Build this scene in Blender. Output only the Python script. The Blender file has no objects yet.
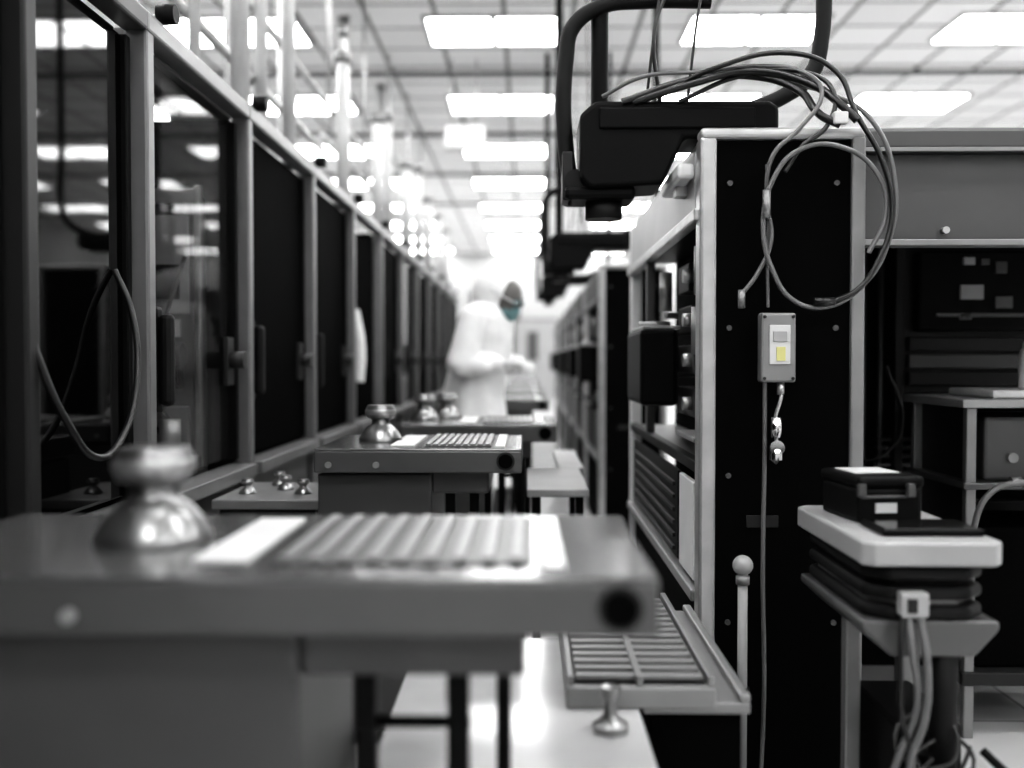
import bpy, bmesh, math, random
from mathutils import Vector, Matrix
random.seed(4)
S=bpy.context.scene
COL=S.collection
CH=1.12  # camera height

# ------------------------------------------------------------ materials
def mat(name,c,rough=0.5,metal=0.0,var=0.08,nscale=6.0,coat=0.0,bump=0.0,spec=0.5,trans=0.0,emis=0.0,alpha=1.0):
    m=bpy.data.materials.new(name); m.use_nodes=True
    nt=m.node_tree; b=nt.nodes['Principled BSDF']
    if isinstance(c,(int,float)): c=(c,c,c)
    tc=nt.nodes.new('ShaderNodeTexCoord'); n=nt.nodes.new('ShaderNodeTexNoise')
    n.inputs['Scale'].default_value=nscale; n.inputs['Detail'].default_value=4
    nt.links.new(tc.outputs['Object'],n.inputs['Vector'])
    r=nt.nodes.new('ShaderNodeValToRGB')
    r.color_ramp.elements[0].position=.3; r.color_ramp.elements[1].position=.7
    r.color_ramp.elements[0].color=[x*(1-var) for x in c]+[1]
    r.color_ramp.elements[1].color=[min(1,x*(1+var)) for x in c]+[1]
    nt.links.new(n.outputs['Fac'],r.inputs['Fac']); nt.links.new(r.outputs['Color'],b.inputs['Base Color'])
    b.inputs['Roughness'].default_value=rough; b.inputs['Metallic'].default_value=metal
    b.inputs['Specular IOR Level'].default_value=spec
    b.inputs['Coat Weight'].default_value=coat; b.inputs['Coat Roughness'].default_value=.03
    b.inputs['Transmission Weight'].default_value=trans
    b.inputs['Alpha'].default_value=alpha
    if emis>0:
        b.inputs['Emission Color'].default_value=list(c)+[1]; b.inputs['Emission Strength'].default_value=emis
    if bump>0:
        bp=nt.nodes.new('ShaderNodeBump'); bp.inputs['Strength'].default_value=bump
        n2=nt.nodes.new('ShaderNodeTexNoise'); n2.inputs['Scale'].default_value=nscale*8
        nt.links.new(tc.outputs['Object'],n2.inputs['Vector'])
        nt.links.new(n2.outputs['Fac'],bp.inputs['Height']); nt.links.new(bp.outputs['Normal'],b.inputs['Normal'])
    return m
def tilemat(name,c,mc,size,mort,rough):
    m=bpy.data.materials.new(name); m.use_nodes=True
    nt=m.node_tree; b=nt.nodes['Principled BSDF']
    tc=nt.nodes.new('ShaderNodeTexCoord'); br=nt.nodes.new('ShaderNodeTexBrick')
    br.offset=0; br.squash=1
    br.inputs['Scale'].default_value=1; br.inputs['Brick Width'].default_value=size
    br.inputs['Row Height'].default_value=size; br.inputs['Mortar Size'].default_value=mort
    br.inputs['Color1'].default_value=(c,c,c,1); br.inputs['Color2'].default_value=(c*.9,c*.9,c*.9,1)
    br.inputs['Mortar'].default_value=(mc,mc,mc,1)
    nt.links.new(tc.outputs['Object'],br.inputs['Vector']); nt.links.new(br.outputs['Color'],b.inputs['Base Color'])
    b.inputs['Roughness'].default_value=rough
    return m
M=dict(
 steel=mat('brushed_steel',.44,.34,.75,.12,12),
 alu=mat('anodised_aluminium',.22,.4,.5,.08,10),
 post=mat('cabinet_post_aluminium',.15,.4,.4,.08,10),
 dullmetal=mat('dull_turned_metal',.26,.28,.85,.1,10),
 lightgrey=mat('light_grey_paint',.30,.4),
 grey=mat('grey_paint',.075,.28,0.1,.08,spec=.6),
 topgrey=mat('grey_worktop',.10,.17,0.35,.08,spec=1.0),
 midgrey=mat('mid_grey_paint',.055,.4),
 darkgrey=mat('dark_grey_paint',.016,.45,spec=.25),
 black=mat('black_paint',.005,.45,spec=.08),
 blackpanel=mat('black_panel',.003,.6,spec=.005),
 gloss=mat('dark_glass_door',.001,.03,0,.05,spec=.2),
 smoke=mat('smoked_glass',.01,.02,0,.05,spec=.3,alpha=.25),
 rubber=mat('black_rubber',.006,.55,bump=.05,spec=.2),
 cable=mat('cable_sheath',.006,.3),
 cablegrey=mat('grey_cable_sheath',.11,.3),
 cabledark=mat('dark_grey_cable_sheath',.006,.45),
 white=mat('white_plastic',.62,.35),
 pipe=mat('pipe_enamel',.55,.35),
 whitegloss=mat('white_laminate',.42,.12),
 chrome=mat('chrome',.7,.15,1.0,.05),
 fabric=mat('cleanroom_fabric',.70,.85,0,.04,18,bump=.2),
 glove=mat('nitrile_glove',.5,.55),
 skin=mat('skin',(.10,.095,.09),.5),
 mask=mat('face_mask',(.12,.22,.23),.8),
 brow=mat('eyebrow_hair',.02,.8),
 eye=mat('eye_white',.4,.2), iris=mat('iris',.02,.1),
 lens=mat('goggle_lens',(.35,.45,.46),.05,0,.02,trans=.8),
 yellow=mat('yellow_label',(.50,.48,.20),.5),
 label=mat('paper_label',.5,.6),
 wall=mat('wall_paint',.42,.6,0,.03,.8),
 screen=mat('dark_screen',.006,.15,spec=.3),
)
M['ceiling']=tilemat('ceiling_tiles',.88,.2,.6,.022,.7)
M['floor']=tilemat('floor_tiles',.56,.25,.6,.006,.18)
def emit(name,s):
    m=bpy.data.materials.new(name); m.use_nodes=True
    nt=m.node_tree; nt.nodes.clear()
    o=nt.nodes.new('ShaderNodeOutputMaterial'); e=nt.nodes.new('ShaderNodeEmission'); e.inputs['Strength'].default_value=s
    nt.links.new(e.outputs[0],o.inputs[0]); return m
M['lamp']=emit('lamp_diffuser',17.5)
M['fillstrip']=emit('added_fill_glow',7)  # glow for the added fill strip in the glass-door bay

# ------------------------------------------------------------ helpers
def grp(name,loc):
    e=bpy.data.objects.new(name,None); e.empty_display_size=.1; e.location=loc; COL.objects.link(e); return e
def fin(name,me,mt,par=None,smooth=False,loc=(0,0,0)):
    o=bpy.data.objects.new(name,me); COL.objects.link(o); o.location=loc
    for m in (mt if isinstance(mt,list) else [mt]): me.materials.append(M[m] if isinstance(m,str) else m)
    if smooth:
        for p in me.polygons: p.use_smooth=True
    if par is not None:
        o.parent=par; o.matrix_parent_inverse=Matrix.Translation(-par.location)
    return o
def box(name,x0,x1,y0,y1,z0,z1,mt,par=None,bev=.004,rot=0,seg=2):
    bm=bmesh.new(); bmesh.ops.create_cube(bm,size=1)
    bmesh.ops.scale(bm,vec=(x1-x0,y1-y0,z1-z0),verts=bm.verts)
    if bev>0:
        bev=min(bev,.45*min(x1-x0,y1-y0,z1-z0))
        bmesh.ops.bevel(bm,geom=bm.edges[:],offset=bev,segments=seg,affect='EDGES',profile=.5)
    me=bpy.data.meshes.new(name); bm.to_mesh(me); bm.free()
    o=fin(name,me,mt,par,False,((x0+x1)/2,(y0+y1)/2,(z0+z1)/2))
    if rot: o.rotation_euler=(0,0,rot)
    return o
def cyl(name,p,r,h,mt,par=None,axis='Z',r2=None,seg=24,bev=0):
    bm=bmesh.new(); bmesh.ops.create_cone(bm,cap_ends=True,segments=seg,radius1=r,radius2=r if r2 is None else r2,depth=h)
    if axis=='X': bmesh.ops.rotate(bm,matrix=Matrix.Rotation(math.pi/2,3,'Y'),verts=bm.verts)
    if axis=='Y': bmesh.ops.rotate(bm,matrix=Matrix.Rotation(math.pi/2,3,'X'),verts=bm.verts)
    me=bpy.data.meshes.new(name); bm.to_mesh(me); bm.free()
    o=fin(name,me,mt,par,False,p)
    for q in me.polygons:
        if len(q.vertices)==4: q.use_smooth=True
    return o
def lathe(name,prof,p,mt,par=None,seg=32,s=1.0):
    bm=bmesh.new(); rings=[]
    for r,z in prof:
        if r<=0: rings.append([bm.verts.new((0,0,z*s))])
        else: rings.append([bm.verts.new((r*s*math.cos(2*math.pi*i/seg),r*s*math.sin(2*math.pi*i/seg),z*s)) for i in range(seg)])
    for a,b in zip(rings,rings[1:]):
        for i in range(seg):
            j=(i+1)%seg
            if len(b)==1 and len(a)>1: bm.faces.new((a[i],a[j],b[0]))
            elif len(a)==1 and len(b)>1: bm.faces.new((a[0],b[j],b[i]))
            elif len(a)>1: bm.faces.new((a[i],a[j],b[j],b[i]))
    if len(rings[0])>1: bm.faces.new(rings[0][::-1])
    me=bpy.data.meshes.new(name); bm.to_mesh(me); bm.free()
    o=fin(name,me,mt,par,True,p)
    md=o.modifiers.new('es','EDGE_SPLIT'); md.split_angle=math.radians(40)
    return o
def tube(name,pts,r,mt,par=None,res=8):
    cu=bpy.data.curves.new(name,'CURVE'); cu.dimensions='3D'; cu.bevel_depth=r; cu.bevel_resolution=4; cu.resolution_u=res; cu.use_fill_caps=True
    c=Vector(pts[0])
    sp=cu.splines.new('BEZIER'); sp.bezier_points.add(len(pts)-1)
    for b,q in zip(sp.bezier_points,pts):
        b.co=Vector(q)-c; b.handle_left_type=b.handle_right_type='AUTO'
    o=bpy.data.objects.new(name,cu); COL.objects.link(o); o.location=c
    cu.materials.append(M[mt])
    if par is not None: o.parent=par; o.matrix_parent_inverse=Matrix.Translation(-par.location)
    return o
def prism(name,poly,y0,y1,mt,par=None,bev=.01,axis='Y'):
    """polygon extruded along Y (poly in x,z) or Z (poly in x,y)"""
    bm=bmesh.new()
    if axis=='Y':
        a=[bm.verts.new((x,y0,z)) for x,z in poly]; d=(0,y1-y0,0)
    else:
        a=[bm.verts.new((x,z,y0)) for x,z in poly]; d=(0,0,y1-y0)
    f=bm.faces.new(a); r=bmesh.ops.extrude_face_region(bm,geom=[f])
    bmesh.ops.translate(bm,vec=d,verts=[v for v in r['geom'] if isinstance(v,bmesh.types.BMVert)])
    bmesh.ops.recalc_face_normals(bm,faces=bm.faces)
    if bev>0: bmesh.ops.bevel(bm,geom=bm.edges[:],offset=bev,segments=3,affect='EDGES',profile=.5)
    me=bpy.data.meshes.new(name); bm.to_mesh(me); bm.free()
    return fin(name,me,mt,par)

# ------------------------------------------------------------ room
XL,XR,YB,YF,ZC=-6.0,8.0,-5.0,28.0,4.12
box('floor',XL,XR,YB,YF,-.1,0,'floor',bev=0)
box('ceiling',XL,XR,YB,YF,ZC,ZC+.1,'ceiling',bev=0)
box('wall_left',XL-.1,XL,YB,YF,0,ZC,'wall',bev=0)
box('wall_right',XR,XR+.1,YB,YF,0,ZC,'wall',bev=0)
box('wall_back',XL,XR,YB-.1,YB,0,ZC,'wall',bev=0)
box('wall_far',XL,XR,YF,YF+.1,0,ZC,'wall',bev=0)
dr=grp('door_1',(.1,27.95,0))
box('leaf',-.3,.8,27.93,27.98,0,2.2,'lightgrey',dr)
box('frame',-.4,.9,27.96,28,0,2.3,'alu',dr)
box('vision_panel',.0,.3,27.9,27.94,1.1,1.9,'midgrey',dr)
g=grp('wall_notice_board',(-1,27.9,2.4)); box('board',-1.6,-.2,27.94,27.99,2.2,3.0,'grey',g); box('sheet',-1.5,-.9,27.92,27.95,2.3,2.9,'label',g,.001); box('sheet_b',-.8,-.3,27.92,27.95,2.4,2.8,'lightgrey',g,.001)
# ceiling light fixtures (one mesh, linked copies)
def lightmesh():
    bm=bmesh.new()
    def b(x0,x1,y0,y1,z0,z1,mi):
        r=bmesh.ops.create_cube(bm,size=1)
        bmesh.ops.scale(bm,vec=(x1-x0,y1-y0,z1-z0),verts=r['verts'])
        bmesh.ops.translate(bm,vec=((x0+x1)/2,(y0+y1)/2,(z0+z1)/2),verts=r['verts'])
        for f in {f for v in r['verts'] for f in v.link_faces}: f.material_index=mi
    b(-.62,.62,-.38,.38,-.02,0,0)
    b(-.58,-.03,-.34,.34,-.03,-.02,1); b(.03,.58,-.34,.34,-.03,-.02,1)
    me=bpy.data.meshes.new('ceiling_light'); bm.to_mesh(me); bm.free()
    me.materials.append(M['alu']); me.materials.append(M['lamp']); return me
lm=lightmesh()
for i in range(-2,4):
    for j in range(-5,8):
        y=9.15+2.6*j
        if y<YB+.5: continue
        o=bpy.data.objects.new('ceiling_light',lm); COL.objects.link(o); o.location=(-.30+2.34*i,y,ZC)
# ceiling service rails
for y in (7.4,10.4,13.2,16,19):
    g=grp('ceiling_rail',(0,y,ZC-.06)); box('rail',-5.8,7.8,y-.02,y+.02,ZC-.07,ZC-.03,'midgrey',g)
    for x in (-5,-2,1,4,7): box('clip_%d'%x,x-.02,x+.02,y-.02,y+.02,ZC-.04,ZC,'midgrey',g)
g=grp('hanging_sign_box',(-.62,10,3.3)); box('housing',-.82,-.42,9.95,10.1,3.22,3.44,'pipe',g); 
for x in (-.75,-.5): cyl('rod',(x,10.02,3.78),.008,.68,'steel',g)

# ------------------------------------------------------------ left wall of cabinets
bays=[-.5,.6,1.45,2.0,2.65,3.62,4.72,5.82,6.95,8.1,9.25,10.4,11.5,12.7,13.9,15.1]
kinds=['k','k','g','g','s','k','k','o','k','g','k','k','g','k','k']
TOP=2.02
for i,(a,b) in enumerate(zip(bays,bays[1:])):
    k=kinds[i]; g=grp('process_cabinet',(-1.3,(a+b)/2,0))
    if k in 'os':
        box('back_panel',-1.9,-1.86,a+.01,b-.01,0,TOP-.03,'midgrey' if k=='o' else 'darkgrey',g)
        box('side_panel',-1.88,-1.07,a+.005,a+.03,.0,TOP-.06,'black',g)
        box('side_panel_far',-1.88,-1.07,b-.03,b-.006,.0,TOP-.06,'black',g)
        box('lower_cabinet',-1.86,-1.04,a+.07,b-.035,.06,.70,'midgrey',g)
        box('sill_rail',-1.08,-.98,a+.06,b,.70,.745,'post',g)
    if k=='s':
        # visible equipment behind clear door
        f=b-.16
        box('inner_module',-1.78,-1.15,f,b-.04,.71,1.70,'grey',g,.01)
        box('inner_post',-1.145,-1.125,f-.03,f,.74,1.72,'steel',g)
        box('inner_header',-1.78,-1.14,f-.025,f,1.66,1.71,'steel',g)
        box('inner_panel_light',-1.34,-1.17,f-.012,f,1.28,1.62,'lightgrey',g)
        box('inner_window',-1.32,-1.20,f-.018,f-.01,1.33,1.45,'black',g,.001)
        box('notice',-1.25,-1.20,f-.018,f-.01,1.20,1.26,'label',g,.001)
        box('inner_port',-1.32,-1.19,f-.05,f,1.02,1.15,'black',g)
        box('inner_drawer',-1.33,-1.17,f-.02,f,.80,.96,'alu',g)
        cyl('drawer_pull',(-1.25,f-.03,.88),.012,.08,'black',g,'X')
        cyl('inner_cylinder',(-1.2,f-.12,.86),.035,.12,'steel',g); cyl('inner_spool',(-1.2,f-.1,1.14),.04,.08,'black',g,'X')
        cyl('inner_rod',(-1.28,f-.07,1.2),.010,.9,'steel',g); cyl('inner_rod_b',(-1.36,a+.4,1.2),.012,.9,'steel',g)
        tube('inner_hose',[(-1.16,f-.05,1.5),(-1.2,f-.12,1.3),(-1.26,f-.12,1.0),(-1.2,f-.08,.9)],.008,'cable',g)
        box('inner_stage',-1.4,-1.12,a+.3,b-.2,.75,.79,'grey',g)
        box('added_fill_strip_housing',-1.3,-1.2,a+.08,b-.18,TOP-.07,TOP-.04,'alu',g); box('added_fill_strip',-1.28,-1.22,a+.1,b-.2,TOP-.085,TOP-.07,'fillstrip',g,.002)  # made-up glowing strip and holder, added to brighten the bay interior
        box('roof_panel',-1.88,-1.06,a+.03,b-.03,TOP-.04,TOP-.01,'midgrey',g)
        box('door_glass',-1.07,-1.062,a+.09,b-.04,.77,TOP-.06,'smoke',g,.001)
    if k=='k' or k=='g':
        box('body',-1.9,-1.09,a+.005,b-.005,.04,TOP-.02,'blackpanel',g)
        box('door',-1.09,-1.06,a+.07,b-.02,.76,TOP-.05,{'g':'gloss','k':'blackpanel'}[k],g,.006)
        box('lower_cabinet',-1.1,-1.04,a+.07,b-.01,.06,.70,'midgrey',g)
        box('sill_rail',-1.08,-.98,a+.06,b,.70,.745,'post',g)
    if k!='o':
        box('door_stile_near',-1.075,-1.045,a+.06,a+.09,.76,TOP-.05,'black',g)
        box('door_stile_far',-1.075,-1.045,b-.04,b-.01,.76,TOP-.05,'black',g)
        for z in (.2,.3,.4): box('louvre',-1.045,-1.03,a+.2,b-.2,z,z+.03,'darkgrey',g)
    box('corner_post',-1.07,-1.005,a-.0,a+.055,0,TOP,'post' if a>2.1 else 'darkgrey',g,.008)
    box('top_rail',-1.07,-1.0,a,b,TOP-.03,TOP+.025,'alu' if a>2.1 else 'midgrey',g,.008)
    if k!='o' and a>2.5:
        y=a+.12
        box('handle_base',-1.062,-1.03,y,y+.05,.97,1.27,'black',g,.008)
        box('handle_grip',-1.03,-.99,y+.005,y+.045,.99,1.25,'rubber',g,.015)
        cyl('latch',(-1.03,b-.1,1.12),.03,.07,'darkgrey',g,'X')
        box('latch_plate',-1.062,-1.045,b-.14,b-.06,1.03,1.2,'darkgrey',g)
    cyl('top_knob',(-1.0,a+.14,TOP+.06),.028,.05,'black',g,'X'); cyl('top_knob_stem',(-1.03,a+.14,TOP+.03),.01,.06,'steel',g)
# gown shape in the open bay, standing in for a reflected worker
g=grp('reflection_gown',(-1.2,6.4,1.2))
prism('reflection_gown_body',[(-1.30,.80),(-1.10,.80),(-1.12,1.2),(-1.10,1.45),(-1.16,1.56),(-1.19,1.66),(-1.23,1.66),(-1.26,1.56),(-1.33,1.45),(-1.29,1.2)],6.36,6.46,'fabric',g,.03)
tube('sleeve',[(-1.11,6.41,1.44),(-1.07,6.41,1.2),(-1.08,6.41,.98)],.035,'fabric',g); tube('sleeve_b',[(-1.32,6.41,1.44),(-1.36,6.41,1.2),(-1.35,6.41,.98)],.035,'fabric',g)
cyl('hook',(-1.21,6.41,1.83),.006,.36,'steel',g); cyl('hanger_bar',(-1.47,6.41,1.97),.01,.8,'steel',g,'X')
# conduits rising above the cabinets
def feed(x,y,r,top,mt='pipe'):
    g=grp('utility_column',(x,y,TOP))
    cyl('column',(x,y,(TOP+top)/2),r,top-TOP,mt,g)
    cyl('flange',(x,y,TOP+.03),r*1.6,.05,'steel',g)
    cyl('cap',(x,y,top-.03),r*1.25,.06,'alu',g)
for (x,y,r,t) in [(-1.13,3.95,.036,ZC),(-1.2,3.62,.02,ZC),(-1.12,4.72,.03,ZC),(-1.3,4.9,.03,ZC),(-1.1,6.0,.04,2.95),(-1.15,6.3,.025,3.2),(-1.12,7.5,.04,2.95),(-1.12,8.1,.03,3.1),
                  (-1.12,9.3,.05,2.95),(-1.12,10.3,.04,3.1),(-1.12,11.3,.05,2.95),(-1.12,12.6,.04,2.95),(-1.12,13.7,.05,2.9),(-1.6,5.4,.03,ZC),(-1.7,7.0,.04,ZC),(-1.6,8.8,.04,ZC),(-1.6,11,.04,ZC)]:
    feed(x,y,r,t)
for y0,y1,z in [(3.4,6.6,2.5),(6.6,14,2.6),(3.5,14,2.85)]:
    g=grp('supply_pipe',(-1.35,y0,z)); cyl('pipe',(-1.35,(y0+y1)/2,z),.022,y1-y0,'pipe',g,'Y')
    yy=y0+.3
    while yy<y1: cyl('hanger',(-1.35,yy,(z+ZC)/2),.006,ZC-z,'steel',g); yy+=1.5
# hose hung on the nearest cabinet
g=grp('air_hose',(-.97,2.2,1.2))
tube('hose',[(-1.04,2.03,1.25),(-1.0,2.05,1.1),(-.98,2.1,1.0),(-.97,2.24,.90),(-.97,2.4,.95),(-.98,2.5,1.08),(-1.01,2.54,1.25),(-1.055,2.55,1.35)],.008,'cabledark',g)

# ------------------------------------------------------------ worktables in the aisle
knobprof=[(.078,0),(.078,.010),(.074,.016),(.066,.032),(.050,.050),(.036,.060),(.033,.066),(.033,.078),(.048,.084),(.053,.092),(.053,.118),(.046,.13),(0,.132)]
def knob(x,y,z,s=1):
    g=grp('leveling_puck',(x,y,z)); lathe('turned_body',knobprof,(x,y,z+.0005),'dullmetal',g,s=s)
    lathe('grip_ring',[(.0535,.096),(.056,.1),(.056,.112),(.0535,.116)],(x,y,z),'steel',g,s=s)
def table(x0,x1,y0,y1,z,detail=True,hole=True):
    g=grp('inspection_table',((x0+x1)/2,(y0+y1)/2,0)); t=.068
    box('top_plate',x0,x1,y0,y1,z-.006,z,'topgrey',g,.003)
    box('plate_edge',x0,x1,y0,y1,z-t,z-.006,'grey',g,.004)
    w=x1-x0
    sx0=x0+.52*w; sx1=x1-.15*w
    box('slot_bed',sx0,sx1,y0+.07,y1-.05,z,z+.003,'midgrey',g,.001)
    n=9
    for i in range(n):
        xx=sx0+(sx1-sx0)*(i+.5)/n
        box('rib_%d'%i,xx-.008,xx+.008,y0+.075,y1-.055,z+.003,z+.009,'alu',g,.002)
    box('bright_pad',sx0-.1,sx0-.03,y0+.08,y1-.06,z,z+.004,'white',g,.001)
    box('end_pad',sx1+.012,sx1+.04,y0+.04,y1-.05,z,z+.006,'white',g,.001)
    if hole:
        cyl('port_ring',(x1-.045,y0-.003,z-.034),.026,.008,'darkgrey',g,'Y')
        cyl('port_bore',(x1-.045,y0-.006,z-.034),.020,.008,'blackpanel',g,'Y')
    for xx in (x0+.3*w,x0+.07*w): cyl('screw',(xx,y0-.003,z-.045),.009,.008,'steel',g,'Y')
    box('pedestal',x0,x0+.56*w,y0+.05,y1-.03,.05,z-t-.008,'midgrey',g,.006)
    box('pedestal_gasket',x0+.01,x0+.55*w,y0+.06,y1-.05,z-t-.01,z-t,'black',g,.001)
    box('bracket',x0+.56*w,x1-.16*w,y0+.06,y1-.08,z-t-.065,z-t,'midgrey',g,.006)
    for xx in (x0+.62*w,x0+.74*w): box('leg',xx,xx+.028,y0+.1,y0+.13,0,z-t-.06,'black',g)
    box('leg_rear',x0+.80*w,x0+.80*w+.02,y1-.23,y1-.21,0,z-t-.06,'black',g)
    cyl('leg_tie',(x0+.70*w,y0+.12,.66),.008,.12*w+.02,'black',g,'X')
    for xx in (x0+.08,x0+.45*w): cyl('foot',(xx,(y0+y1)/2,.025),.03,.05,'rubber',g)
    return g
Z=.87
table(-.82,.152,1.14,1.61,Z)
knob(-.515,1.37,Z)
table(-.6,-.015,2.8,3.33,Z); knob(-.452,3.08,Z,.85)
table(-.49,.115,3.86,4.42,Z); knob(-.432,4.2,Z,.8); knob(-.345,4.32,Z,.8)
for y in (6.25,7.5,8.75,10.0,11.4,12.8): 
    table(-.5,.14,y,y+.6,Z)
g=grp('computer_monitor',(-.25,7.8,.87)); box('foot',-.34,-.14,7.7,7.9,.883,.895,'darkgrey',g); cyl('stem',(-.24,7.82,1.05),.02,.33,'darkgrey',g)
box('bezel',-.38,-.09,7.76,7.80,1.18,1.66,'midgrey',g,.01); box('display',-.365,-.105,7.752,7.762,1.2,1.64,'midgrey',g,.001)

# low white bench
g=grp('white_bench',(-.02,1.9,0))
box('top',-.24,.2,1.42,2.22,.475,.50,'whitegloss',g,.004)
box('apron',-.22,.18,1.45,2.19,.42,.475,'alu',g)
for x in (-.2,.15):
    for y in (1.62,2.14): box('leg',x,x+.035,y,y+.035,0,.42,'alu',g)
# side bench carrying perforated tray
g=grp('steel_side_bench',(.31,2.1,0))
box('top',.21,.405,1.80,2.47,.478,.50,'alu',g,.004)
box('cabinet',.225,.395,1.83,2.45,.0,.478,'blackpanel',g)
box('rim',.385,.405,1.80,2.47,.5,.515,'alu',g)
g=grp('slotted_tray',(.2,2.1,.5))
box('base',.07,.335,1.76,2.42,.501,.54,'alu',g,.004)
box('bed',.085,.32,1.78,2.40,.54,.543,'black',g,.001)
for i in range(14):
    y=1.79+i*.0435; box('slat_%d'%i,.088,.317,y,y+.02,.543,.553,'alu',g,.002)
for x in (.072,.195,.322): box('stringer',x,x+.012,1.77,2.41,.54,.558,'alu',g,.002)
g=grp('threaded_stud',(.14,1.66,.5)); lathe('stud',[(.03,0),(.03,.012),(.018,.02),(.011,.03),(.011,.055),(.016,.058),(.016,.075),(0,.08)],(.14,1.66,.5),'dullmetal',g)
# mid side shelf
g=grp('side_shelf',(.08,3.6,0))
box('top',-.0,.2,3.2,3.84,.68,.705,'lightgrey',g); box('top_rear',.12,.22,3.84,4.6,.68,.705,'lightgrey',g)
for x in (.02,.16): box('leg',x,x+.025,3.25,3.275,0,.68,'black',g); box('leg_rear',x,x+.025,3.78,3.8,0,.68,'black',g)
# left wall shelf with fittings
g=grp('wall_shelf',(-.85,3.4,.66)); box('top',-.97,-.62,3.05,3.5,.66,.69,'alu',g); box('support',-.96,-.66,3.1,3.45,0,.66,'darkgrey',g)
for i,(x,y) in enumerate([(-.9,3.2),(-.8,3.3),(-.72,3.2),(-.85,3.42)]):
    knob(x,y,.69,.36)

# ------------------------------------------------------------ right hand machines
def cabinet_tower(y0,y1,first=False):
    g=grp('wafer_processing_machine',(.63,(y0+y1)/2,0))
    x0,x1,zt=.43,.84,1.695
    box('front_panel',x0+.03,x1-.02,y0+.012,y0+.03,.05,zt-.03,'blackpanel',g,.002)
    box('post_front_left',x0,x0+.042,y0,y0+.07,.0,zt-.02,'steel',g,.008)
    box('post_front_right',x1-.035,x1,y0,y0+.05,.0,zt-.02,'alu',g,.006)
    box('top_front_rail',x0,x1,y0-.003,y0+.06,zt-.028,zt+.002,'steel',g,.012,seg=3)
    box('roof',x0+.02,x1,y0+.05,y1,zt-.03,zt,'alu' if first else 'darkgrey',g,.006)
    box('post_rear_left',x0,x0+.045,y1-.05,y1,.0,zt-.02,'white',g,.006)
    box('core',.62,x1-.01,y0+.03,y1-.01,.04,zt-.03,'blackpanel',g,.002)
    box('lower_core',x0+.02,.62,y0+.03,y1-.01,.04,.50,'blackpanel',g,.002)
    box('upper_core',x0+.04,.62,y0+.03,y1-.01,1.52,zt-.03,'black',g,.002)
    box('side_header',x0,x0+.03,y0+.07,y1-.05,1.50,zt-.04,'lightgrey' if first else 'darkgrey',g,.006)
    box('side_header_rail',x0-.012,x0+.02,y0+.02,y1,1.47,1.50,'steel' if first else 'post',g)
    box('side_sill',x0-.01,x0+.03,y0+.06,y1,.50,.53,'alu',g)
    box('side_mid_rail',x0,x0+.03,y0+.06,y1-.05,.83,.86,'black',g)
    box('shelf',x0+.02,.62,y0+.08,y1-.05,.84,.855,'midgrey',g)
    box('white_service_panel',x0+.005,x0+.02,y0+.12,y0+.36,.54,.80,'white' if first else 'grey',g)
    box('slim_louvre_panel',x0+.008,x0+.02,y0+.4,y1-.1,.54,.80,'black',g)
    for i in range(6): box('louvre_%d'%i,x0,x0+.012,y0+.45,y1-.2,.56+.038*i,.572+.038*i,'darkgrey',g,.002)
    ym=(y0+y1)/2
    box('mid_post',x0+.0,x0+.03,ym+.25,ym+.29,.86,1.5,'midgrey',g)
    box('inner_rack_post',.5,.53,y0+.3,y0+.33,.86,1.5,'alu',g)
    for i,z in enumerate((.95,1.08,1.2,1.33)):
        box('module_%d'%i,.49,.61,y0+.4+.05*i,y0+.75,z,z+.085,('darkgrey','midgrey','black','darkgrey')[i],g)
        cyl('port_%d'%i,(.48,y0+.5,z+.04),.02,.03,'steel',g,'X')
    box('work_stage',.44,.6,y0+.15,y0+.45,.9,.915,'alu',g)
    cyl('stage_spindle',(.52,y0+.3,.94),.04,.06,'dullmetal',g)
    box('arm_box',x0-.085,x0+.03,y0+.55,y0+.95,.98,1.215,'black',g,.015)
    box('arm_box_cap',x0-.075,x0+.04,y0+.57,y0+.93,1.215,1.225,'steel',g,.003)
    cyl('arm_disc',(x0-.02,y0+.72,1.235),.05,.014,'steel',g)
    for i,(yy,zz) in enumerate([(y0+.2,1.36),(y0+.24,1.2),(y0+.9,1.35),(y0+1.1,1.15)]):
        cyl('actuator_%d'%i,(.47,yy,zz),.022,.13,'alu',g); box('bracket_%d'%i,.47,.61,yy-.03,yy+.03,zz-.09,zz-.07,'midgrey',g)
    for x in (x0+.075,x1-.07):
        for z in (1.56,1.2,.83,.46): cyl('screw',(x,y0+.010,z),.007,.008,'midgrey',g,'Y',seg=12)
    box('small_nameplate',x0+.12,x0+.2,y0+.007,y0+.012,.70,.73,'darkgrey',g,.001)
    return g
cabinet_tower(2.5,4.2,True)
yy=6.02
while yy<15: cabinet_tower(yy,yy+1.45); yy+=1.62
g=grp('status_lamp_housing',(.42,2.7,1.62)); box('housing',.385,.43,2.58,2.9,1.585,1.625,'white',g,.01); box('arm',.40,.44,2.7,2.76,1.56,1.6,'steel',g)

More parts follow.
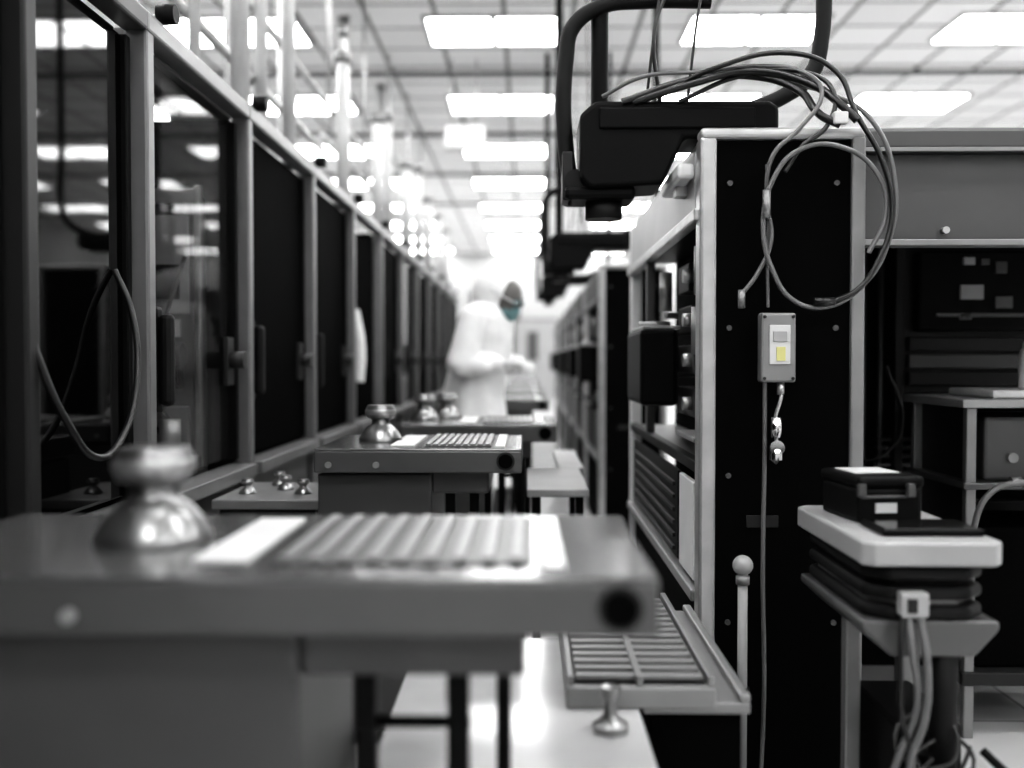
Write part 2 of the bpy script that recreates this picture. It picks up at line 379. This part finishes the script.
# gantry extension to the right
g=grp('gantry_module',(1.4,3.2,0))
box('beam_face',.845,2.3,2.62,2.66,1.43,1.655,'midgrey',g,.006)
box('beam_cap',.842,2.3,2.58,4.2,1.655,1.715,'midgrey',g,.012)
box('beam_lower_lip',.845,2.3,2.60,2.66,1.415,1.432,'alu',g,.003)
box('cap_line',.842,2.3,2.575,2.585,1.652,1.662,'alu',g,.001)
box('rear_cabinet',.86,2.6,3.62,4.2,.12,1.655,'blackpanel',g)
box('plinth',.88,2.6,3.66,4.2,.0,.12,'black',g)
box('window_frame_left',1.14,1.17,3.6,3.63,.65,1.5,'darkgrey',g)
box('window_frame_mid',1.30,1.33,3.55,3.60,.65,1.53,'darkgrey',g)
box('inner_panel',1.32,1.80,3.56,3.62,1.0,1.53,'darkgrey',g,.01)
box('controller',1.36,1.76,3.5,3.56,1.22,1.50,'black',g,.01)
for i,(x,z,w,h,m) in enumerate([(1.50,1.33,.08,.05,'lightgrey'),(1.51,1.45,.04,.025,'lightgrey'),(1.57,1.45,.03,.02,'grey'),(1.62,1.30,.06,.04,'grey'),(1.42,1.27,.3,.012,'grey'),(1.5,1.26,.04,.02,'grey'),(1.62,1.42,.04,.04,'midgrey')]):
    box('control_%d'%i,x,x+w,3.49,3.502,z,z+h,m,g,.001)
for i in range(3): box('rack_unit_%d'%i,1.34,1.78,3.53,3.57,1.03+.06*i,1.08+.06*i,'midgrey' if i==1 else 'darkgrey',g)
for x in (1.2,1.26,1.9,2.05): cyl('conduit',(x,3.59,1.0),.01,1.1,'midgrey',g)
for i in range(8): box('vent_%d'%i,1.25,1.42,3.58,3.62,.62+.03*i,.632+.03*i,'grey',g,.002)
box('lower_panel',1.45,2.3,3.57,3.62,.18,.62,'black',g)
tube('wire_a',[(1.25,3.5,1.1),(1.3,3.48,.9),(1.24,3.46,.8),(1.16,3.5,.76)],.007,'cabledark',g)
cyl('hook',(1.08,2.61,1.455),.009,.02,'steel',g,'Y')
g=grp('overhead_duct',(1.6,3.4,1.8)); prism('duct',[(1.32,1.716),(2.4,1.716),(2.4,1.97),(1.62,1.84)],3.0,3.5,'black',g,.008)

# ------------------------------------------------------------ overhead cable boom
def boom(dy,dz):
    g=grp('cable_boom',(.4,2.75+dy,1.7+dz))
    def P(x,y,z): return (x,y+dy,z+dz)
    prism('boom_housing',[(.14,1.60+dz),(.165,1.575+dz),(.36,1.585+dz),(.415,1.705+dz),(.64,1.705+dz),(.665,1.73+dz),(.665,1.79+dz),(.64,1.805+dz),(.18,1.805+dz),(.14,1.77+dz)],2.66+dy,2.86+dy,'black',g,.012)
    box('boom_cover',.19,.60,2.65+dy,2.662+dy,1.73+dz,1.785+dz,'black',g,.005)
    box('end_block',.10,.29,2.68+dy,2.84+dy,1.55+dz,1.585+dz,'black',g,.012)
    cyl('end_joint',P(.21,2.76,1.53),.05,.05,'darkgrey',g)
    box('end_bracket',.095,.125,2.7+dy,2.8+dy,1.55+dz,1.68+dz,'darkgrey',g)
    cyl('roller',P(.13,2.75,1.60),.03,.12,'rubber',g,'Y')
    r=.022
    top=ZC-dz
    tube('hoop_tube',[P(.13,2.76,1.56),P(.108,2.76,1.68),P(.107,2.76,1.95),P(.125,2.76,2.03),P(.2,2.76,2.085),P(.32,2.76,2.10),P(.5,2.76,2.10)],r,'rubber',g)
    tube('drop_tube',[P(.2,2.78,1.79),P(.2,2.78,2.4),P(.2,2.78,3.2),P(.2,2.78,top)],r*1.1,'black',g)
    tube('return_tube',[P(.60,2.76,1.80),P(.70,2.76,1.84),(.775,2.76+dy,1.90+dz),P(.80,2.76,1.98),P(.80,2.76,2.3),P(.80,2.76,3),P(.80,2.76,top)],r,'rubber',g)
    box('cross_bar',.2,.34,2.74+dy,2.79+dy,2.105+dz,2.125+dz,'black',g)
    for i,x in enumerate((.32,.36,.43)):
        tube('feed_wire_%d'%i,[P(x,2.72,1.8),P(x+.02*(-1)**i,2.7,2.0),P(x+.05,2.72,2.2),P(x+.03,2.74,top)],.004+.002*(i==1),'cable',g)
boom(0,0); boom(3.5,.1); boom(7.1,.15)

# cable loops hanging on the machine front
g=grp('coiled_cable',(.7,2.46,1.5))
tube('cable_a',[(.20,2.68,1.82),(.30,2.64,1.86),(.45,2.63,1.87),(.60,2.58,1.87),(.69,2.53,1.84),(.72,2.47,1.77),(.66,2.455,1.68),(.60,2.46,1.62),(.588,2.475,1.514),(.60,2.475,1.415),(.565,2.475,1.33),(.531,2.475,1.285)],.0055,'cablegrey',g)
tube('cable_b',[(.62,2.6,1.84),(.745,2.53,1.79),(.84,2.46,1.70),(.893,2.45,1.54),(.88,2.45,1.415),(.82,2.45,1.305),(.72,2.45,1.248),(.647,2.455,1.268),(.60,2.46,1.34),(.578,2.465,1.44),(.60,2.46,1.56),(.66,2.455,1.63),(.76,2.45,1.637),(.85,2.45,1.57),(.87,2.45,1.47),(.83,2.45,1.38)],.006,'cablegrey',g)
tube('cable_c',[(.35,2.68,1.82),(.48,2.6,1.87),(.66,2.54,1.89),(.76,2.49,1.83),(.80,2.46,1.72),(.86,2.445,1.60),(.882,2.44,1.47),(.85,2.44,1.36),(.80,2.44,1.29),(.74,2.44,1.262)],.0065,'cable',g)
tube('cable_d',[(.25,2.66,1.8),(.42,2.64,1.85),(.58,2.6,1.85),(.68,2.52,1.79),(.715,2.46,1.715),(.76,2.45,1.69)],.010,'cable',g)
tube('cable_f',[(.28,2.66,1.8),(.44,2.62,1.84),(.56,2.59,1.86),(.70,2.52,1.81),(.77,2.46,1.735),(.80,2.45,1.70)],.010,'cable',g)
tube('cable_g',[(.40,2.66,1.8),(.54,2.61,1.85),(.68,2.54,1.845),(.75,2.48,1.78),(.73,2.46,1.69),(.67,2.46,1.64),(.63,2.465,1.58)],.006,'cable',g)
tube('cable_e',[(.588,2.475,1.6),(.594,2.48,1.5),(.592,2.48,1.38),(.594,2.478,1.25)],.004,'cablegrey',g)
cyl('plug_a',(.528,2.475,1.27),.009,.045,'alu',g); cyl('plug_b',(.585,2.462,1.50),.010,.07,'alu',g)
box('cable_tie',.74,.775,2.435,2.46,1.69,1.72,'label',g)
cyl('plug_c',(.72,2.44,1.262),.010,.05,'cable',g,'X')

# inline switch box and hanging connector
g=grp('switch_box',(.62,2.46,1.15))
box('case',.57,.655,2.445,2.488,1.065,1.235,'alu',g,.006)
box('label_plate',.59,.64,2.441,2.446,1.11,1.205,'label',g,.001)
box('yellow_mark',.606,.628,2.438,2.442,1.118,1.152,'yellow',g,.001)
box('indicator',.598,.632,2.438,2.442,1.165,1.19,'lightgrey',g,.001)
for x in (.578,.647):
    for z in (1.075,1.225): cyl('screw',(x,2.443,z),.004,.006,'darkgrey',g,'Y',seg=10)
tube('lead_down',[(.585,2.47,1.07),(.587,2.475,.9),(.583,2.47,.6),(.588,2.47,.3),(.575,2.45,.06),(.56,2.4,.012)],.0055,'cablegrey',g)
tube('lead_short',[(.625,2.47,1.07),(.623,2.46,1.03),(.61,2.46,.98),(.612,2.46,.92)],.0045,'steel',g)
cyl('gland',(.623,2.465,1.05),.009,.03,'steel',g); cyl('connector',(.612,2.46,.955),.014,.05,'chrome',g); cyl('connector_ring',(.612,2.455,.905),.018,.012,'chrome',g,'Y')
lathe('connector_tip',[(.006,0),(.016,.01),(.016,.03),(.01,.04),(0,.042)],(.612,2.46,.865),'chrome',g)

# ball-topped post
g=grp('ball_top_post',(.51,2.36,0))
cyl('post',(.51,2.36,.31),.0115,.62,'lightgrey',g); lathe('ball',[(0.001,-.024)]+[(.024*math.sin(a),-.024*math.cos(a)) for a in [math.pi*i/12 for i in range(1,12)]]+[(0,.024)],(.51,2.36,.635),'lightgrey',g)
cyl('foot_flange',(.51,2.36,.008),.04,.016,'steel',g); cyl('collar',(.51,2.36,.60),.016,.02,'alu',g)
cyl('clamp',(.51,2.36,.33),.018,.03,'black',g)

# ------------------------------------------------------------ equipment cart
g=grp('equipment_cart',(.75,2.04,0))
def oct_(x0,x1,y0,y1,c): return [(x0+c,y0),(x1-c,y0),(x1,y0+c),(x1,y1-c),(x1-c,y1),(x0+c,y1),(x0,y1-c),(x0,y0+c)]
prism('top_plate',oct_(.61,.868,1.81,2.28,.02),.745,.79,'lightgrey',g,.006,'Z')
for i in range(3): prism('bellows_%d'%i,oct_(.625,.85,1.83,2.26,.04),.715-.036*i,.740-.036*i,'rubber',g,.009,'Z')
for i in range(2): prism('spacer_%d'%i,oct_(.64,.835,1.85,2.24,.04),.70-.036*i,.716-.036*i,'alu' if i else 'black',g,.003,'Z')
prism('lower_plate',[(.615,.625),(.67,.575),(.82,.575),(.865,.625),(.865,.642),(.615,.642)],1.83,2.25,'grey',g,.006,'Y')
for x,y,m in ((.675,2.08,'alu'),(.83,2.2,'alu')): box('leg',x-.016,x+.016,y-.016,y+.016,.09,.60,m,g)
cyl('gas_strut',(.775,1.86,.46),.026,.40,'rubber',g); cyl('strut_rod',(.775,1.86,.19),.014,.18,'steel',g)
box('base_tray',.62,.88,1.82,2.28,.08,.11,'darkgrey',g)
box('power_unit',.71,.84,1.92,2.19,.11,.42,'black',g,.01)
for i in range(5): box('power_fin_%d'%i,.72,.83,1.912,1.922,.16+.05*i,.175+.05*i,'darkgrey',g,.002)
for x in (.64,.86):
    for y in (1.85,2.25): cyl('caster',(x,y,.035),.035,.025,'rubber',g,'X'); box('fork',x-.018,x+.018,y-.012,y+.012,.06,.085,'steel',g)
box('socket',.675,.725,1.80,1.83,.655,.70,'lightgrey',g,.004); box('socket_face',.685,.702,1.795,1.802,.665,.69,'darkgrey',g,.001)
tube('cord_a',[(.69,1.81,.66),(.69,1.79,.60),(.70,1.79,.5),(.67,1.80,.4),(.65,1.82,.3),(.66,1.85,.18)],.0065,'cablegrey',g)
tube('cord_b',[(.71,1.81,.66),(.715,1.785,.58),(.71,1.78,.48),(.69,1.79,.40),(.71,1.81,.30),(.75,1.84,.25)],.007,'cablegrey',g)
tube('cord_c',[(.68,1.81,.66),(.67,1.79,.58),(.68,1.79,.45),(.73,1.8,.36),(.8,1.82,.33),(.86,1.86,.30)],.005,'cable',g)
for i in range(12):
    a=random.uniform(0,6.28); x=.76+.07*math.cos(a); 
    tube('tangle_%d'%i,[(x,1.86,.5-.02*i),(.70+random.uniform(-.05,.12),1.81,.42-.02*i),(.74+random.uniform(-.08,.1),1.80,.36),(.72+random.uniform(-.05,.15),1.81,.28),(.8+random.uniform(-.05,.08),1.87,.14)],random.choice([.003,.004,.005]),random.choice(['cable','cabledark','cable','cablegrey']),g)
tube('handle_lever',[(.84,1.84,.40),(.87,1.8,.37),(.90,1.78,.345)],.008,'black',g)
g=grp('battery_pack',(.725,2.1,.79)); r=.12
box('case',.655,.79,2.02,2.2,.791,.862,'black',g,.008,r); box('lid',.652,.793,2.015,2.205,.862,.885,'black',g,.008,r); box('lid_label',.672,.770,2.08,2.18,.885,.887,'label',g,.001,r)
box('front_label',.70,.745,2.015,2.024,.812,.832,'label',g,.001,r); box('front_text',.67,.765,2.013,2.02,.842,.848,'grey',g,.001,r)
for x in (.672,.77): box('latch',x-.008,x+.008,2.006,2.02,.845,.872,'midgrey',g,.002,r)
g=grp('tablet_computer',(.76,1.94,.79)); box('body',.665,.855,1.87,2.0,.7905,.803,'black',g,.004); box('screen',.673,.847,1.878,1.992,.803,.8042,'screen',g,.0005)

# side rack at far right
g=grp('instrument_rack',(1.5,3.1,0))
for x in (1.29,1.76):
    for y in (2.95,3.35): box('post',x,x+.03,y,y+.03,0,.98,'alu',g)
box('top',1.27,1.80,2.93,3.4,.98,1.005,'lightgrey',g); box('shelf',1.28,1.79,2.94,3.39,.74,.76,'grey',g); box('low_shelf',1.28,1.79,2.94,3.39,.16,.20,'darkgrey',g)
box('side_cover',1.318,1.325,2.97,3.36,.2,.98,'darkgrey',g,.001)
box('instrument',1.36,1.74,2.99,3.3,.761,.95,'midgrey',g,.01); box('lower_unit',1.34,1.75,2.99,3.35,.20,.62,'blackpanel',g,.01)
box('tray',1.38,1.74,2.98,3.3,1.006,1.03,'white',g,.008)
cyl('dial',(1.44,2.985,.83),.015,.02,'alu',g,'Y'); cyl('dial_b',(1.55,2.985,.83),.02,.02,'steel',g,'Y')
tube('hose',[(1.28,2.9,.60),(1.33,2.88,.74),(1.42,2.87,.77),(1.52,2.88,.75),(1.6,2.92,.78)],.009,'cablegrey',g)
for i in range(3): cyl('fitting_%d'%i,(1.4+.06*i,2.88,.77),.015,.03,'alu',g,'X')
g=grp('white_canister',(1.545,3.08,1.03)); lathe('canister',[(.035,0),(.04,.005),(.04,.10),(.035,.12),(.03,.125),(.03,.145),(0,.147)],(1.545,3.08,1.03),'white',g)

# ------------------------------------------------------------ people
def capsule(bm,p,q,r1,r2,sc=(1,1,1)):
    p=Vector(p);q=Vector(q)
    for c,r in ((p,r1),(q,r2)):
        bmesh.ops.create_uvsphere(bm,u_segments=14,v_segments=10,radius=r,matrix=Matrix.Translation(c))
    d=q-p; L=d.length
    if L>1e-5:
        mtx=Matrix.Translation((p+q)/2)@d.to_track_quat('Z','Y').to_matrix().to_4x4()
        bmesh.ops.create_cone(bm,cap_ends=True,segments=14,radius1=r1,radius2=r2,depth=L,matrix=mtx)
def ell(bm,c,s,rot=None):
    m=Matrix.Translation(c)
    if rot: m=m@rot
    bmesh.ops.create_uvsphere(bm,u_segments=20,v_segments=14,radius=1,matrix=m@Matrix.Diagonal((s[0],s[1],s[2],1)))
def loft(bm,rings,seg=40):
    R=[]
    for k,(cx,cy,z,rx,ry) in enumerate(rings):
        low=max(0,(1.15-z)/.75)
        ring=[]
        for i in range(seg):
            a=2*math.pi*i/seg; f=1+.07*low*math.sin(8*a+.4)+.03*low*math.sin(3*a+1+k*.3)
            ring.append(bm.verts.new((cx+rx*f*math.cos(a),cy+ry*f*math.sin(a),z)))
        R.append(ring)
    for a,b in zip(R,R[1:]):
        for i in range(seg): j=(i+1)%seg; bm.faces.new((a[i],a[j],b[j],b[i]))
    bm.faces.new(R[0][::-1]); bm.faces.new(R[-1])
def person(loc,yaw,pose):
    g=grp('cleanroom_worker',(0,0,0))
    def done(name,bm,mt,vox=None,it=6):
        bmesh.ops.recalc_face_normals(bm,faces=bm.faces)
        me=bpy.data.meshes.new(name); bm.to_mesh(me); bm.free()
        o=bpy.data.objects.new(name,me); COL.objects.link(o); me.materials.append(M[mt]); o.parent=g
        for p in me.polygons: p.use_smooth=True
        if vox:
            r=o.modifiers.new('r','REMESH'); r.mode='VOXEL'; r.voxel_size=vox; r.use_smooth_shade=True
            s=o.modifiers.new('s','SMOOTH'); s.iterations=it; s.factor=.5
        return o
    L=pose['lean']; H=Vector(pose['head'])
    bm=bmesh.new()
    loft(bm,[(-.02,0,.42,.22,.25),(-.02,0,.6,.205,.24),(0,0,.8,.185,.22),(.0,0,.92,.17,.205),(L*.25,0,1.05,.155,.19),(L*.55,0,1.2,.155,.2),(L*.85,0,1.32,.14,.2),(L,0,1.39,.10,.15),(L*1.1,0,1.43,.07,.09)])
    capsule(bm,(L*1.0,0,1.36),H+Vector((-.04,0,-.05)),.11,.098)
    ell(bm,H+Vector((-.035,0,.015)),(.122,.108,.135))
    ell(bm,(L*.9,0,1.34),(.13,.215,.10))
    ell(bm,(L*.75,0,1.28),(.15,.21,.17))
    for s in (-1,1):
        a=pose['arm'][0 if s<0 else 1]
        sh=Vector((L*.92,s*.185,1.345)); el=Vector(a[0]); wr=Vector(a[1])
        capsule(bm,sh,el,.078,.066); capsule(bm,el,wr,.066,.045)
        m=(sh+el)/2; ell(bm,m+Vector((0,0,-.03)),(.075,.064,.11))
        m=el.lerp(wr,.45); ell(bm,m+Vector((0,0,-.015)),(.09,.055,.055))
        capsule(bm,(0,s*.09,.88),(.015,s*.105,.5),.105,.078)
        capsule(bm,(.015,s*.105,.5),(-.02,s*.11,.12),.078,.056)
        capsule(bm,(-.03,s*.11,.055),(.14,s*.125,.04),.052,.04)
    done('coverall',bm,'fabric',.010,3)
    T=Matrix.Rotation(pose['tilt'],4,'Y')
    def hp(x,y,z): return H+ (T@Vector((x,y,z)))
    bm=bmesh.new()
    ell(bm,hp(.04,0,-.005),(.085,.080,.112),T)
    ell(bm,hp(.115,0,-.02),(.026,.016,.028),T)
    ell(bm,hp(.112,0,.03),(.012,.05,.012),T)
    for s in (-1,1):
        ell(bm,hp(.085,s*.042,-.03),(.03,.024,.024),T)
        ell(bm,hp(.0,s*.078,-.005),(.02,.012,.03),T)
    capsule(bm,hp(.07,0,-.095),hp(.085,0,-.09),.028,.025)
    done('face',bm,'skin',.006,3)
    bm=bmesh.new()
    for s in (-1,1): ell(bm,hp(.112,s*.031,.008),(.013,.015,.010),T)
    done('eyes',bm,'eye')
    bm=bmesh.new()
    for s in (-1,1): ell(bm,hp(.1235,s*.031,.006),(.003,.006,.006),T)
    done('irises',bm,'iris')
    bm=bmesh.new()
    for s in (-1,1): capsule(bm,hp(.122,s*.018,.034),hp(.114,s*.048,.036),.005,.004)
    done('eyebrows',bm,'brow')
    bm=bmesh.new()
    ell(bm,hp(.082,0,-.052),(.056,.066,.05),T); ell(bm,hp(.122,0,-.035),(.024,.024,.03),T); ell(bm,hp(.115,0,-.07),(.028,.035,.028),T)
    done('face_mask',bm,'mask',.006,4)
    bm=bmesh.new(); 
    ell(bm,hp(.114,0,.010),(.026,.066,.026),T); done('goggles',bm,'lens')
    bm=bmesh.new()
    for s in (-1,1):
        capsule(bm,hp(.108,s*.066,.010),hp(-.02,s*.104,.015),.006,.006)
    done('goggle_strap',bm,'glove')
    for k,s in enumerate((-1,1)):
        a=pose['arm'][k]; wr=Vector(a[1]); el=Vector(a[0]); d=(wr-el).normalized()
        up=Vector((0,0,1)); side=d.cross(up).normalized()
        nrm=side.cross(d).normalized(); inward=side if (side.y*s<0) else -side
        bm=bmesh.new()
        for t in (-.026,-.009,.009,.026):
            capsule(bm,wr+side*t*.7+d*.0,wr+d*.095+side*t*1.05,.017,.012)
        base=wr+d*.095
        for t,l in ((.030,.075),(.010,.085),(-.010,.078),(-.030,.06)):
            t2=t*(1 if inward==side else -1)
            p0=base+side*t2; p1=p0+(d*.9-nrm*.35).normalized()*l*.45; p2=p1+(d*.55-nrm*.85).normalized()*l*.32; p3=p2+(d*.15-nrm).normalized()*l*.25
            capsule(bm,p0,p1,.0095,.009); capsule(bm,p1,p2,.009,.008); capsule(bm,p2,p3,.008,.007)
        p0=wr+d*.03+inward*.028; p1=p0+(d*.6+inward*.7-nrm*.3).normalized()*.045; p2=p1+(d*.9-nrm*.4).normalized()*.035
        capsule(bm,p0,p1,.014,.011); capsule(bm,p1,p2,.011,.009)
        done('gloved_hand_%s'%('right' if s<0 else 'left'),bm,'glove',.0035,2)
        bm=bmesh.new(); capsule(bm,wr-d*.02,wr+d*.004,.046,.04); done('cuff_%s'%('right' if s<0 else 'left'),bm,'fabric')
    g.location=loc; g.rotation_euler=(0,0,yaw)
    return g
person((-.30,5.55,0),-.38,dict(lean=.10,head=(.165,0,1.475),tilt=.5,arm=[((.04,-.27,1.10),(.20,-.13,1.10)),((.06,.25,1.10),(.22,.12,1.10))]))

# ------------------------------------------------------------ world, camera
w=bpy.data.worlds.new('World'); S.world=w; w.use_nodes=True
w.node_tree.nodes['Background'].inputs[0].default_value=(.8,.8,.8,1); w.node_tree.nodes['Background'].inputs[1].default_value=.5
cam=bpy.data.cameras.new('Camera'); co=bpy.data.objects.new('Camera',cam); COL.objects.link(co)
co.location=(0,0,CH); cam.lens=35.16; cam.sensor_width=36
co.rotation_euler=(math.pi/2-math.atan(24/1000),0,math.atan(15/1000))
cam.dof.use_dof=True; cam.dof.focus_distance=2.55; cam.dof.aperture_fstop=1.25
cam.clip_start=.02
S.camera=co
S.view_settings.view_transform='Standard'
for lk in ('Standard - Medium High Contrast','Medium High Contrast','None'):
    try:
        S.view_settings.look=lk; print('LOOK',lk); break
    except Exception as e: print(e)
S.view_settings.exposure=0
